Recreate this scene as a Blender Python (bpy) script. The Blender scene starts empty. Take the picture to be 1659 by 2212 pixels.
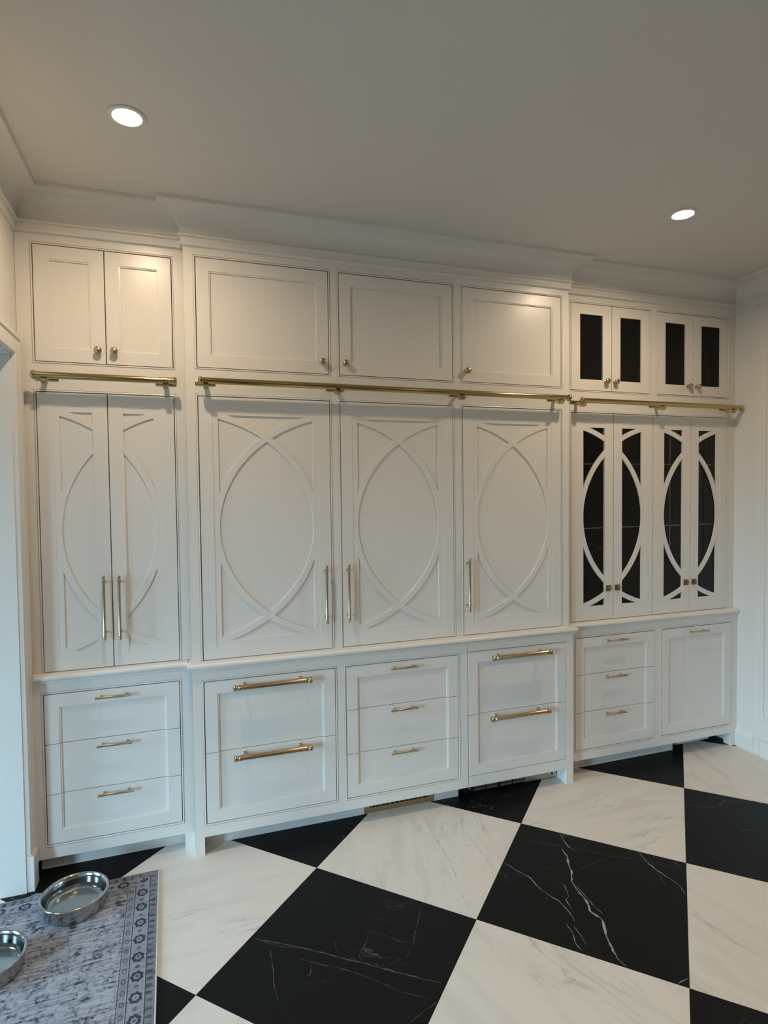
import bpy, bmesh, math, random
from mathutils import Vector, Matrix

random.seed(7)
C = bpy.context.scene.collection

# ------------------------------------------------------------------ camera, world, light, exposure
CAM = Vector((0.02709, -2.88790, 1.72270))
def cam_basis(pitch, roll, yaw):
    Rz = Matrix.Rotation(yaw, 3, 'Z'); Rx = Matrix.Rotation(pitch, 3, 'X'); Ry = Matrix.Rotation(roll, 3, 'Y')
    R = Rz @ Rx @ Ry
    return R.col[0], R.col[1], R.col[2]
cx_, cf_, cu_ = cam_basis(-0.03277566, 0.01116425, -0.32471688)
cam_data = bpy.data.cameras.new('camera')
cam_data.sensor_fit = 'HORIZONTAL'; cam_data.sensor_width = 36.0
cam_data.lens = 1270.92 / 1659 * 36.0
cam_data.clip_start = 0.02
camera = bpy.data.objects.new('camera', cam_data); C.objects.link(camera)
camera.matrix_world = Matrix(((cx_.x, cu_.x, -cf_.x, CAM.x), (cx_.y, cu_.y, -cf_.y, CAM.y), (cx_.z, cu_.z, -cf_.z, CAM.z), (0, 0, 0, 1)))
bpy.context.scene.camera = camera

world = bpy.data.worlds.new('world'); bpy.context.scene.world = world; world.use_nodes = True
SKY = 35.0           # brightness of the overcast daylight outside
_wt = world.node_tree; _bg = _wt.nodes['Background']
_tc = _wt.nodes.new('ShaderNodeTexCoord'); _sx = _wt.nodes.new('ShaderNodeSeparateXYZ'); _mr = _wt.nodes.new('ShaderNodeMapRange'); _mx = _wt.nodes.new('ShaderNodeMix')
_mx.data_type = 'RGBA'; _mr.inputs[1].default_value = -0.03; _mr.inputs[2].default_value = 0.06
_mx.inputs[6].default_value = (0.05, 0.06, 0.06, 1); _mx.inputs[7].default_value = (0.45, 0.76, 1.0, 1)
_wt.links.new(_tc.outputs['Generated'], _sx.inputs[0]); _wt.links.new(_sx.outputs[2], _mr.inputs[0]); _wt.links.new(_mr.outputs[0], _mx.inputs[0])
_wt.links.new(_mx.outputs[2], _bg.inputs[0]); _bg.inputs[1].default_value = SKY

vs = bpy.context.scene.view_settings
vs.view_transform = 'Standard'; vs.look = 'None'; vs.gamma = 1.0; vs.use_curve_mapping = False
vs.exposure = 0.0

CEIL = 3.063
CAN_W = 10.3         # watts of each recessed can
CAN_COL = (1.0, 0.765, 0.52)
FILL_W = 8.5          # unseen cans added behind the camera for frontal fill
WIN_W = 120.0         # daylight through the window of the next room
WIN_COL = (0.60, 0.84, 1.0)

def area(name, loc, rot, w, h, power, col, shape='RECTANGLE', spread=math.pi):
    d = bpy.data.lights.new(name, 'AREA'); d.shape = shape; d.size = w
    if shape == 'RECTANGLE': d.size_y = h
    d.energy = power; d.color = col; d.spread = spread
    o = bpy.data.objects.new(name, d); C.objects.link(o); o.location = loc; o.rotation_euler = rot
    return o
# daylight comes in through the glass door of the neighbouring room; the portal only guides its sampling
portal = area('door_daylight', (-3.545, -3.35, 1.16), (0, math.radians(-90), 0), 2.06, 1.06, 1.0, (1, 1, 1))
portal.data.cycles.is_portal = True
portal2 = area('door_daylight', (-3.545, -0.81, 1.16), (0, math.radians(-90), 0), 2.06, 0.62, 1.0, (1, 1, 1))
portal2.data.cycles.is_portal = True

# ------------------------------------------------------------------ node helpers
class N:
    def __init__(s, name):
        s.m = bpy.data.materials.new(name); s.m.use_nodes = True
        s.t = s.m.node_tree; s.b = s.t.nodes['Principled BSDF']
    def add(s, typ, **kw):
        n = s.t.nodes.new(typ)
        for k, v in kw.items(): setattr(n, k, v)
        return n
    def put(s, sock, v):
        if isinstance(v, bpy.types.NodeSocket): s.t.links.new(v, sock)
        elif v is not None:
            if hasattr(sock.default_value, '__len__') and not hasattr(v, '__len__'): v = (v,) * len(sock.default_value)
            sock.default_value = v
    def M(s, op, a, b=None, c=None):
        n = s.add('ShaderNodeMath', operation=op)
        for i, v in enumerate((a, b, c)):
            if v is not None: s.put(n.inputs[i], v)
        return n.outputs[0]
    def mix(s, f, a, b):
        n = s.add('ShaderNodeMix', data_type='RGBA')
        s.put(n.inputs[0], f)
        for i, v in ((6, a), (7, b)):
            if not isinstance(v, bpy.types.NodeSocket): v = tuple(v) + (1,) if len(v) == 3 else v
            s.put(n.inputs[i], v)
        return n.outputs[2]
    def step(s, x, lo, hi):
        n = s.add('ShaderNodeMapRange', interpolation_type='SMOOTHSTEP')
        s.put(n.inputs[0], x); s.put(n.inputs[1], lo); s.put(n.inputs[2], hi)
        return n.outputs[0]
    def noise(s, vec, scale, detail=3, rough=0.5, dist=0.0):
        n = s.add('ShaderNodeTexNoise'); s.put(n.inputs['Vector'], vec)
        n.inputs['Scale'].default_value = scale; n.inputs['Detail'].default_value = detail
        n.inputs['Roughness'].default_value = rough; n.inputs['Distortion'].default_value = dist
        return n
    def mapping(s, vec, loc=(0, 0, 0), rot=(0, 0, 0), sc=(1, 1, 1)):
        n = s.add('ShaderNodeMapping'); s.put(n.inputs[0], vec)
        s.put(n.inputs[1], loc); s.put(n.inputs[2], rot); s.put(n.inputs[3], sc)
        return n.outputs[0]
    def pos(s): return s.add('ShaderNodeNewGeometry').outputs['Position']
    def obj(s): return s.add('ShaderNodeTexCoord').outputs['Object']
    def bump(s, h, strength, dist=0.001):
        n = s.add('ShaderNodeBump'); n.inputs['Strength'].default_value = strength; n.inputs['Distance'].default_value = dist
        s.put(n.inputs['Height'], h); s.t.links.new(n.outputs[0], s.b.inputs['Normal'])
    def set(s, **kw):
        nm = dict(col='Base Color', rough='Roughness', metal='Metallic', spec='Specular IOR Level', trans='Transmission Weight',
                  ior='IOR', coat='Coat Weight', coatr='Coat Roughness', emis='Emission Color', emist='Emission Strength', alpha='Alpha')
        for k, v in kw.items():
            if k in ('col', 'emis') and isinstance(v, tuple) and len(v) == 3: v = v + (1,)
            s.put(s.b.inputs[nm[k]], v)
        return s.m

def paint(name, col, rough, bump=0.05, scale=140):
    n = N(name); p = n.pos()
    big = n.noise(p, 1.7, 2).outputs[0]
    n.set(col=n.mix(n.M('MULTIPLY', big, 0.10), col, tuple(c * 0.86 for c in col)),
          rough=n.M('MULTIPLY_ADD', n.noise(p, 9, 2).outputs[0], 0.08, rough - 0.04))
    n.bump(n.noise(p, scale, 2).outputs[0], bump, 0.0006)
    return n.m
def metal(name, col, rough, var=0.06):
    n = N(name); p = n.obj()
    n.set(col=col, metal=1.0, rough=n.M('MULTIPLY_ADD', n.noise(n.mapping(p, sc=(6, 40, 40)), 6, 2).outputs[0], var, rough - var / 2))
    return n.m

PAINT = paint('cabinet_paint', (0.76, 0.735, 0.69), 0.30)
WALL = paint('wall_paint', (0.74, 0.72, 0.68), 0.62, 0.12, 220)
TRIM = paint('trim_paint', (0.76, 0.74, 0.70), 0.40)
CEILM = paint('ceiling_paint', (0.70, 0.675, 0.635), 0.8, 0.15, 260)
BRASS = metal('polished_brass', (0.50, 0.38, 0.17), 0.15)
SATIN = metal('satin_champagne_brass', (0.53, 0.415, 0.275), 0.27)
OLDB = metal('dull_brass', (0.26, 0.19, 0.11), 0.45)
VENTB = metal('register_brass', (0.46, 0.36, 0.20), 0.45)
STEEL = metal('stainless_steel', (0.50, 0.50, 0.49), 0.17, 0.08)
GREYST = metal('grey_steel', (0.55, 0.54, 0.51), 0.45)
DARK = N('dark_interior').set(col=(0.012, 0.011, 0.010), rough=0.6)
CARC = N('carcass_shadow_board').set(col=(0.05, 0.045, 0.04), rough=0.8)  # dark tone puts the shade of the door gaps into the colour
BLACKM = N('black_metal').set(col=(0.012, 0.012, 0.013), rough=0.35)
GROUT = N('grout').set(col=(0.10, 0.095, 0.09), rough=0.85)
n = N('smoked_glass'); GLASS = n.set(col=(0.010, 0.009, 0.008), rough=0.04, spec=0.15)
n = N('clear_cabinet_glass')
tr = n.add('ShaderNodeBsdfTransparent'); tr.inputs[0].default_value = (0.86, 0.85, 0.82, 1)
gl = n.add('ShaderNodeBsdfGlossy'); gl.inputs['Roughness'].default_value = 0.03
fr = n.add('ShaderNodeFresnel'); fr.inputs[0].default_value = 1.22
mx = n.add('ShaderNodeMixShader'); n.t.links.new(fr.outputs[0], mx.inputs[0]); n.t.links.new(tr.outputs[0], mx.inputs[1]); n.t.links.new(gl.outputs[0], mx.inputs[2])
n.t.links.new(mx.outputs[0], n.t.nodes['Material Output'].inputs[0]); CGLASS = n.m
SHELFG = N('glass_shelf_edge').set(col=(0.35, 0.40, 0.38), rough=0.1)
n = N('water'); WATER = n.set(col=(0.9, 0.95, 0.95), rough=0.02, trans=1.0, ior=1.33)
LAMP = N('lamp_disc').set(col=(1, 1, 1), emis=(1.0, 0.86, 0.66), emist=28.0)

def marble_white():
    n = N('white_marble'); rnd = n.add('ShaderNodeObjectInfo').outputs['Random']
    comb = n.add('ShaderNodeCombineXYZ')
    n.put(comb.inputs[0], n.M('MULTIPLY', rnd, 37.0)); n.put(comb.inputs[1], n.M('MULTIPLY', rnd, 91.0))
    rot = n.add('ShaderNodeCombineXYZ'); n.put(rot.inputs[2], n.M('MULTIPLY', n.M('FLOOR', n.M('MULTIPLY', rnd, 3.99)), 0.62))
    v = n.mapping(n.obj(), comb.outputs[0], rot.outputs[0])
    st = n.mapping(v, sc=(1.0, 5.5, 1.0))
    w = n.noise(st, 1.5, 7, 0.62, 0.6).outputs[0]
    ridge = n.M('ABSOLUTE', n.M('SUBTRACT', w, 0.5))
    vein = n.M('SUBTRACT', 1.0, n.step(ridge, 0.0, 0.022))
    mask = n.step(n.noise(v, 2.4, 2).outputs[0], 0.48, 0.66)
    cloud = n.step(n.noise(st, 2.2, 6, 0.65, 0.4).outputs[0], 0.42, 0.78)
    c = n.mix(n.M('MULTIPLY', cloud, 0.42), (0.75, 0.705, 0.64), (0.51, 0.48, 0.44))
    c = n.mix(n.M('MULTIPLY', n.M('MULTIPLY', vein, mask), 0.55), c, (0.33, 0.32, 0.30))
    n.set(col=c, rough=n.M('MULTIPLY_ADD', n.noise(v, 60, 2).outputs[0], 0.12, 0.42), spec=0.4)
    return n.m
def marble_black():
    n = N('black_marble'); rnd = n.add('ShaderNodeObjectInfo').outputs['Random']
    comb = n.add('ShaderNodeCombineXYZ')
    n.put(comb.inputs[0], n.M('MULTIPLY', rnd, 53.0)); n.put(comb.inputs[1], n.M('MULTIPLY', rnd, 17.0))
    v = n.mapping(n.obj(), comb.outputs[0], (0, 0, 0.5))
    w = n.noise(n.mapping(v, sc=(1.0, 2.2, 1.0)), 1.3, 5, 0.55, 0.8).outputs[0]
    vein = n.M('SUBTRACT', 1.0, n.step(n.M('ABSOLUTE', n.M('SUBTRACT', w, 0.5)), 0.0, 0.004))
    mask = n.step(n.noise(v, 2.0, 2).outputs[0], 0.50, 0.72)
    speck = n.step(n.noise(v, 75, 3).outputs[0], 0.62, 0.85)
    c = n.mix(n.M('MULTIPLY', speck, 0.25), (0.0062, 0.0064, 0.0068), (0.030, 0.030, 0.031))
    c = n.mix(n.M('MULTIPLY', n.M('MULTIPLY', vein, mask), 0.65), c, (0.22, 0.22, 0.22))
    n.set(col=c, rough=n.M('MULTIPLY_ADD', n.noise(v, 40, 2).outputs[0], 0.1, 0.42), spec=0.14)
    return n.m
WMARB, BMARB = marble_white(), marble_black()
n = N('pale_vein'); VEINW = n.set(col=n.mix(n.noise(n.pos(), 45, 4, 0.7).outputs[0], (0.03, 0.03, 0.03), (0.62, 0.62, 0.60)), rough=0.45)
n = N('faint_pale_vein'); VEINF = n.set(col=n.mix(n.noise(n.pos(), 30, 4, 0.7).outputs[0], (0.012, 0.012, 0.012), (0.17, 0.17, 0.165)), rough=0.45)
n = N('grey_vein'); VEING = n.set(col=n.mix(n.step(n.noise(n.pos(), 28, 4, 0.7).outputs[0], 0.3, 0.7), (0.72, 0.69, 0.65), (0.40, 0.385, 0.36)), rough=0.45)

def rug_material():
    n = N('faded_printed_rug'); o = n.obj()
    sep = n.add('ShaderNodeSeparateXYZ'); n.put(sep.inputs[0], o)
    u = n.M('MULTIPLY', sep.outputs[0], -1.0); v = n.M('MULTIPLY', sep.outputs[1], -1.0)
    d = n.M('MINIMUM', u, v); s = n.M('MAXIMUM', u, v)
    along = n.M('ADD', s, 0.0)
    def band(x, a, b, e=0.0012):
        return n.M('MULTIPLY', n.step(x, a - e, a + e), n.M('SUBTRACT', 1.0, n.step(x, b - e, b + e)))
    def per(x, p, off=0.0):
        return n.M('SUBTRACT', n.M('MODULO', n.M('ADD', n.M('ADD', x, off), 9.45), p), p / 2)
    def ring(dc, p, off, r0, r1, asp=1.0):
        a = n.M('DIVIDE', per(along, p, off), asp); b = n.M('SUBTRACT', d, dc)
        r = n.M('SQRT', n.M('ADD', n.M('MULTIPLY', a, a), n.M('MULTIPLY', b, b)))
        ang = n.M('ARCTAN2', b, a)
        r = n.M('ADD', r, n.M('MULTIPLY', n.M('SINE', n.M('MULTIPLY', ang, 7.0)), 0.0018))
        return band(r, r0, r1)
    fine = n.noise(o, 70, 3, 0.6).outputs[0]
    blot = n.noise(o, 17, 4, 0.65).outputs[0]
    streak = n.noise(n.mapping(o, rot=(0, 0, 0.03), sc=(3.0, 42.0, 1)), 2.2, 5, 0.7).outputs[0]
    vor = n.add('ShaderNodeTexVoronoi', feature='DISTANCE_TO_EDGE'); n.put(vor.inputs['Vector'], n.add('ShaderNodeVectorMath', operation='ADD').outputs[0])
    va = vor.inputs['Vector'].links[0].from_node
    n.put(va.inputs[0], o); sc = n.add('ShaderNodeVectorMath', operation='SCALE'); n.put(sc.inputs[0], n.noise(o, 26, 2).outputs[1]); sc.inputs[3].default_value = 0.035
    n.put(va.inputs[1], sc.outputs[0]); vor.inputs['Scale'].default_value = 34
    curls = n.M('SUBTRACT', 1.0, n.step(vor.outputs[0], 0.04, 0.13))
    vor2 = n.add('ShaderNodeTexVoronoi'); n.put(vor2.inputs['Vector'], va.outputs[0]); vor2.inputs['Scale'].default_value = 15
    flowers = band(vor2.outputs['Distance'], 0.22, 0.36, 0.04)
    # darkness 0..1
    field = n.M('ADD', n.M('MULTIPLY', curls, 0.12), n.M('MULTIPLY', flowers, 0.34))
    field = n.M('ADD', field, n.M('MULTIPLY', n.step(streak, 0.42, 0.70), 0.42))
    field = n.M('ADD', n.M('MULTIPLY', field, n.step(blot, 0.25, 0.62)), n.M('MULTIPLY', n.step(fine, 0.50, 0.66), 0.30))
    infield = n.step(d, 0.122, 0.126)
    dark = n.M('MULTIPLY', field, infield)
    def plus(m, k):
        nonlocal dark; dark = n.M('MAXIMUM', dark, n.M('MULTIPLY', m, k))
    plus(band(d, 0.000, 0.030), 0.40)
    sm = n.M('MULTIPLY', band(d, 0.008, 0.030), n.step(n.M('SINE', n.M('MULTIPLY', along, 190.0)), -0.1, 0.5))
    plus(sm, 0.62)
    plus(band(d, 0.030, 0.034), 0.85)
    plus(band(d, 0.036, 0.088), 0.22)
    plus(ring(0.062, 0.0945, 0.0, 0.011, 0.0215, 1.15), 0.85)
    plus(ring(0.062, 0.0945, 0.0, 0.0, 0.005), 0.7)
    plus(ring(0.062, 0.0945, 0.04725, 0.0, 0.009), 0.55)
    plus(band(d, 0.088, 0.092), 0.75)
    plus(ring(0.106, 0.050, 0.0, 0.004, 0.009, 1.4), 0.6)
    plus(band(d, 0.094, 0.118), 0.28)
    plus(band(d, 0.119, 0.123), 0.65)
    dark = n.M('MULTIPLY', dark, n.M('MULTIPLY_ADD', fine, 0.9, 0.55))
    dark = n.M('MULTIPLY', dark, n.M('MULTIPLY_ADD', blot, 1.2, 0.60))
    dark = n.M('ADD', dark, n.M('MULTIPLY', n.step(streak, 0.32, 0.75), 0.34))
    c = n.mix(n.M('MINIMUM', n.M('MAXIMUM', dark, 0.0), 1.0), (0.44, 0.46, 0.52), (0.055, 0.057, 0.078))
    n.set(col=c, rough=0.95, spec=0.1)
    n.bump(n.noise(n.mapping(o, sc=(1, 1, 1)), 700, 2).outputs[0], 0.25, 0.001)
    return n.m
RUG = rug_material()
RUGEDGE = N('rug_binding').set(col=(0.62, 0.60, 0.56), rough=0.9)

# ------------------------------------------------------------------ mesh helpers
class MB:
    def __init__(s): s.bm = bmesh.new()
    def box(s, x0, x1, y0, y1, z0, z1, bevel=0.0):
        vs_ = [s.bm.verts.new(p) for p in ((x0, y0, z0), (x1, y0, z0), (x1, y1, z0), (x0, y1, z0), (x0, y0, z1), (x1, y0, z1), (x1, y1, z1), (x0, y1, z1))]
        fs = [s.bm.faces.new([vs_[i] for i in f]) for f in ((0, 3, 2, 1), (4, 5, 6, 7), (0, 1, 5, 4), (1, 2, 6, 5), (2, 3, 7, 6), (3, 0, 4, 7))]
        if bevel > 0:
            es = list({e for f in fs for e in f.edges})
            bmesh.ops.bevel(s.bm, geom=es, offset=bevel, segments=2, affect='EDGES', profile=0.5)
        return s
    def rings(s, rs, close_ends=True, loop=False):
        """rs: list of rings (lists of points of the same length) skinned together"""
        R = [[s.bm.verts.new(p) for p in r] for r in rs]
        k = len(R[0]); m = len(R)
        for i in range(m if loop else m - 1):
            a, b = R[i], R[(i + 1) % m]
            for j in range(k):
                try: s.bm.faces.new((a[j], a[(j + 1) % k], b[(j + 1) % k], b[j]))
                except ValueError: pass
        if close_ends and not loop:
            s.bm.faces.new(list(reversed(R[0]))); s.bm.faces.new(R[-1])
        return s
    def lathe(s, prof, axis='Z', seg=20, at=(0, 0, 0), cap=True):
        """prof: (r, h) list"""
        rs = []
        for r, h in prof:
            r = max(r, 1e-5); ring = []
            for i in range(seg):
                a = 2 * math.pi * i / seg; c, d = r * math.cos(a), r * math.sin(a)
                p = {'Z': (c, d, h), 'X': (h, c, d), 'Y': (d, h, c)}[axis]
                ring.append((p[0] + at[0], p[1] + at[1], p[2] + at[2]))
            rs.append(ring)
        return s.rings(rs, cap)
    def sweep(s, path, prof, to3, closed=False, closed_prof=True):
        """path: 2d points; prof: (offset to the right of travel, height); to3(x, y, h) -> 3d"""
        n_ = len(path); rs = []
        def right(a, b):
            d = Vector((b[0] - a[0], b[1] - a[1])).normalized(); return Vector((d.y, -d.x))
        for i in range(n_):
            P = path[i]
            if closed or 0 < i < n_ - 1:
                r1 = right(path[i - 1], P); r2 = right(P, path[(i + 1) % n_]); m_ = (r1 + r2); m_ /= max(m_.dot(r1), 1e-6)
            elif i == 0: m_ = right(P, path[1])
            else: m_ = right(path[i - 1], P)
            rs.append([to3(P[0] + m_.x * o, P[1] + m_.y * o, h) for o, h in prof])
        return s.rings(rs, True, loop=closed)
    def prism(s, pts, y0, y1):
        a = [s.bm.verts.new((x, y0, z)) for x, z in pts]; b = [s.bm.verts.new((x, y1, z)) for x, z in pts]
        s.bm.faces.new(a); s.bm.faces.new(list(reversed(b))); k = len(pts)
        for i in range(k): s.bm.faces.new((a[i], b[i], b[(i + 1) % k], a[(i + 1) % k]))
        return s
    def cut(s, co, no):
        """keep the side the normal points away from, and cap the cut"""
        g = list(s.bm.verts) + list(s.bm.edges) + list(s.bm.faces)
        r = bmesh.ops.bisect_plane(s.bm, geom=g, plane_co=co, plane_no=no, clear_outer=True)
        es = [e for e in r['geom_cut'] if isinstance(e, bmesh.types.BMEdge)]
        if es: bmesh.ops.triangle_fill(s.bm, edges=es, use_beauty=True)
        return s
    def mesh(s, name, mat, origin=(0, 0, 0), smooth=False, flat=None):
        bmesh.ops.translate(s.bm, verts=s.bm.verts, vec=-Vector(origin))
        bmesh.ops.recalc_face_normals(s.bm, faces=s.bm.faces)
        me = bpy.data.meshes.new(name); s.bm.to_mesh(me); s.bm.free()
        me.materials.append(mat)
        if smooth:
            for p in me.polygons: p.use_smooth = True
            try: me.set_sharp_from_angle(angle=math.radians(38))
            except Exception: pass
        return me
def link(name, me, parent=None, loc=(0, 0, 0)):
    o = bpy.data.objects.new(name, me); C.objects.link(o); o.location = loc
    if parent is not None: o.parent = parent
    return o
def thing(name, label, cat, loc, group=None):
    o = bpy.data.objects.new(name, None); C.objects.link(o); o.location = loc; o.empty_display_size = 0.05
    o['label'] = label; o['category'] = cat
    if group: o['group'] = group
    return o
def tag(o, label, cat, group=None):
    o['label'] = label; o['category'] = cat
    if group: o['group'] = group
    return o
def struct(name, mb, mat, smooth=False):
    o = link(name, mb.mesh(name, mat, smooth=smooth)); o['kind'] = 'structure'; return o
def part(name, mb, mat, parent, root, smooth=False):
    """mesh given in world coordinates, parented (root = the thing's location)"""
    return link(name, mb.mesh(name, mat, origin=root, smooth=smooth), parent)
XY = lambda x, y, h: (x, y, h)

# ------------------------------------------------------------------ measures (metres)
XL, XR = -0.662, 3.505
YB = -4.8
JY = -0.013                       # far jamb of the opening in the left wall
HEAD = 2.330
YC, YCU, YS, YSU = 0.0, 0.044, 0.064, 0.098   # faces: centre base, centre upper, side base, side upper
BX0, BX1 = 0.0376, 2.160          # centre bay
S2 = math.sqrt(0.5)
TILE = 0.762

# ------------------------------------------------------------------ room shell
b = MB().box(-3.70, 3.75, -5.0, 0.70, -0.12, -0.012); floor = struct('floor', b, GROUT)
b = MB(); b.box(-3.70, 3.75, -5.0, 0.70, CEIL, CEIL + 0.12)
# round holes for the recessed lamps are covered by their trims: the cans sit just below the plane
ceiling = struct('ceiling', b, CEILM)
b = MB(); b.box(XL - 0.16, XL, JY, 0.70, 0, CEIL); b.box(XL - 0.16, XL, -2.45, JY, HEAD, CEIL); b.box(XL - 0.16, XL, -4.9, -2.45, 0, CEIL)
struct('wall_left', b, WALL)
struct('wall_right', MB().box(XR, XR + 0.15, -4.9, 0.70, 0, CEIL), WALL)
struct('wall_back', MB().box(XL - 0.16, XR + 0.15, 0.60, 0.72, 0, CEIL), WALL)
struct('wall_front', MB().box(XL - 0.16, XR + 0.15, -4.95, -4.8, 0, CEIL), paint('dark_far_wall', (0.17, 0.155, 0.135), 0.6))
# neighbouring room behind the opening, with its window
b = MB(); b.box(-3.65, -3.55, -4.3, -3.88, 0, CEIL); b.box(-3.65, -3.55, -2.82, -1.12, 0, CEIL); b.box(-3.65, -3.55, -0.50, 0.5, 0, CEIL)
for y0, y1 in ((-3.88, -2.82), (-1.12, -0.50)):
    b.box(-3.65, -3.55, y0, y1, 2.19, CEIL); b.box(-3.65, -3.55, y0, y1, 0, 0.13)
b.box(-3.55, XL - 0.16, 0.40, 0.5, 0, CEIL); b.box(-3.65, XL - 0.16, -4.4, -4.3, 0, CEIL)
struct('wall_outer', b, paint('next_room_paint', (0.26, 0.25, 0.23), 0.7))
for nm, y0, y1 in (('window_1', -3.88, -2.82), ('window_2', -1.12, -0.50)):
    b = MB(); b.box(-3.56, -3.53, y0 - 0.08, y0, 0.0, 2.27); b.box(-3.56, -3.53, y1, y1 + 0.08, 0.0, 2.27)
    b.box(-3.56, -3.53, y0, y1, 2.19, 2.27); b.box(-3.56, -3.53, y0, y1, 0.0, 0.13)
    struct(nm, b, TRIM)

# ------------------------------------------------------------------ marble floor tiles
def tile_corner(i, j): return ((2.1531 + (i - j) * S2) * TILE, (-0.3509 - (i + j) * S2) * TILE)
G = 0.0009
full = {}
def tile_poly(i, j):
    cx, cy = tile_corner(i + 0.5, j + 0.5); h = TILE * S2 - G * 1.4
    return cx, cy, [(h, 0), (0, h), (-h, 0), (0, -h)]
def clip(poly, x0, x1, y0, y1):
    def c(ps, f, inter):
        out = []
        for k in range(len(ps)):
            a, b_ = ps[k - 1], ps[k]; ia, ib = f(a), f(b_)
            if ia != ib: out.append(inter(a, b_))
            if ib: out.append(b_)
        return out
    def ix(X): return lambda a, b_: (X, a[1] + (b_[1] - a[1]) * (X - a[0]) / (b_[0] - a[0]))
    def iy(Y): return lambda a, b_: (a[0] + (b_[0] - a[0]) * (Y - a[1]) / (b_[1] - a[1]), Y)
    poly = c(poly, lambda p: p[0] >= x0, ix(x0)); poly = poly and c(poly, lambda p: p[0] <= x1, ix(x1))
    poly = poly and c(poly, lambda p: p[1] >= y0, iy(y0)); poly = poly and c(poly, lambda p: p[1] <= y1, iy(y1))
    return poly
tiles = {}
for i in range(-9, 10):
    for j in range(-9, 10):
        cx, cy, sq = tile_poly(i, j)
        x0, x1, y0, y1 = (-2.2, XR, YB, 0.30)
        world_poly = [(cx + a, cy + c_) for a, c_ in sq]
        cl = clip(world_poly, x0, x1, y0, y1)
        if not cl or len(cl) < 3: continue
        area2 = abs(sum(cl[k - 1][0] * cl[k][1] - cl[k][0] * cl[k - 1][1] for k in range(len(cl))))
        if area2 < 0.004: continue
        black = (i + j) % 2 == 0; whole = abs(area2 / 2 - 2 * (TILE * S2 - G * 1.4) ** 2) < 1e-5
        key = ('b' if black else 'w')
        if whole and key in full: me = full[key]
        else:
            loc = [(p[0] - cx, p[1] - cy) for p in cl]
            m_ = MB(); vt = [m_.bm.verts.new((p[0], p[1], 0)) for p in loc]; f = m_.bm.faces.new(vt)
            e_ = bmesh.ops.extrude_face_region(m_.bm, geom=[f]); bmesh.ops.translate(m_.bm, verts=[v for v in e_['geom'] if isinstance(v, bmesh.types.BMVert)], vec=(0, 0, -0.012))
            me = m_.mesh('marble_tile', BMARB if black else WMARB)
            if whole: full[key] = me
        t = link('black_marble_tile' if black else 'white_marble_tile', me, floor, (cx, cy, 0)); tiles[(i, j)] = t

VEINS = [('A', 0.005, [(1.776, -0.406), (1.761, -0.459), (1.749, -0.511), (1.755, -0.56)]), ('A', 0.009, [(1.706, -0.527), (1.697, -0.577), (1.667, -0.632), (1.644, -0.687), (1.603, -0.739), (1.592, -0.799), (1.585, -0.869), (1.561, -0.918), (1.576, -0.978), (1.54, -1.039), (1.519, -1.091), (1.496, -1.157), (1.501, -1.195)]), ('A', 0.004, [(1.395, -0.528), (1.419, -0.6), (1.446, -0.657), (1.447, -0.747), (1.477, -0.825), (1.477, -0.899), (1.466, -0.95)]), ('A', 0.003, [(1.603, -0.752), (1.603, -0.815), (1.596, -0.896), (1.6, -0.948)]), ('A', 0.004, [(2.034, -0.667), (2.012, -0.755), (2.017, -0.827), (2.028, -0.89), (2.025, -0.928), (2.004, -0.976)]), ('F', 0.002, [(2.049, -0.703), (2.007, -0.816), (1.975, -0.897)]), ('A', 0.003, [(1.558, -0.742), (1.551, -0.772), (1.534, -0.815), (1.509, -0.83), (1.497, -0.895)]), ('A', 0.003, [(1.425, -0.946), (1.422, -0.997), (1.397, -1.043), (1.4, -1.082)]), ('A', 0.002, [(1.446, -0.964), (1.443, -1.015), (1.431, -1.069)]), ('F', 0.0015, [(1.539, -0.38), (1.658, -0.463), (1.775, -0.547), (1.856, -0.619), (1.989, -0.711), (2.126, -0.834)]), ('F', 0.0015, [(1.697, -0.678), (1.883, -0.651), (2.008, -0.666)]), ('A', 0.003, [(1.619, -1.317), (1.671, -1.31)]), ('F', 0.003, [(2.138, -0.779), (2.115, -0.855)]),
 ('B', 0.0045, [(0.23, -0.602), (0.303, -0.649), (0.371, -0.694), (0.437, -0.738), (0.513, -0.797), (0.589, -0.851), (0.661, -0.907), (0.737, -0.965), (0.801, -1.013), (0.855, -1.05)]), ('B', 0.003, [(0.261, -0.627), (0.328, -0.682), (0.382, -0.711)]), ('B', 0.0022, [(0.294, -0.685), (0.292, -0.781), (0.285, -0.851), (0.288, -0.924)]), ('B', 0.0022, [(0.394, -0.771), (0.463, -0.823), (0.514, -0.855), (0.562, -0.893), (0.641, -0.967), (0.698, -1.03), (0.777, -1.087)]), ('B', 0.0022, [(0.914, -0.671), (0.869, -0.749), (0.821, -0.83), (0.764, -0.895)]), ('B', 0.002, [(0.673, -0.724), (0.645, -0.778), (0.604, -0.824), (0.602, -0.856)]), ('B', 0.003, [(0.535, -0.724), (0.53, -0.783)]), ('B', 0.002, [(0.431, -0.802), (0.414, -0.852), (0.399, -0.855)]), ('B', 0.0025, [(0.796, -1.106), (0.739, -1.126), (0.682, -1.148)]),
 ('W', 0.005, [(1.2, 0.044), (1.188, -0.093), (1.17, -0.235), (1.167, -0.336), (1.162, -0.414), (1.143, -0.527), (1.121, -0.603), (1.106, -0.69), (1.093, -0.77)]), ('W', 0.005, [(1.34, -0.241), (1.331, -0.344), (1.33, -0.427), (1.324, -0.503), (1.319, -0.576)]), ('W', 0.003, [(0.812, -0.395), (0.811, -0.507)])]
TILE_OF = {'A': (0, 0), 'F': (0, 0), 'B': (-1, 1), 'W': (-1, 0)}
VMAT = {'A': VEINW, 'F': VEINF, 'B': VEINF, 'W': VEING}
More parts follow.
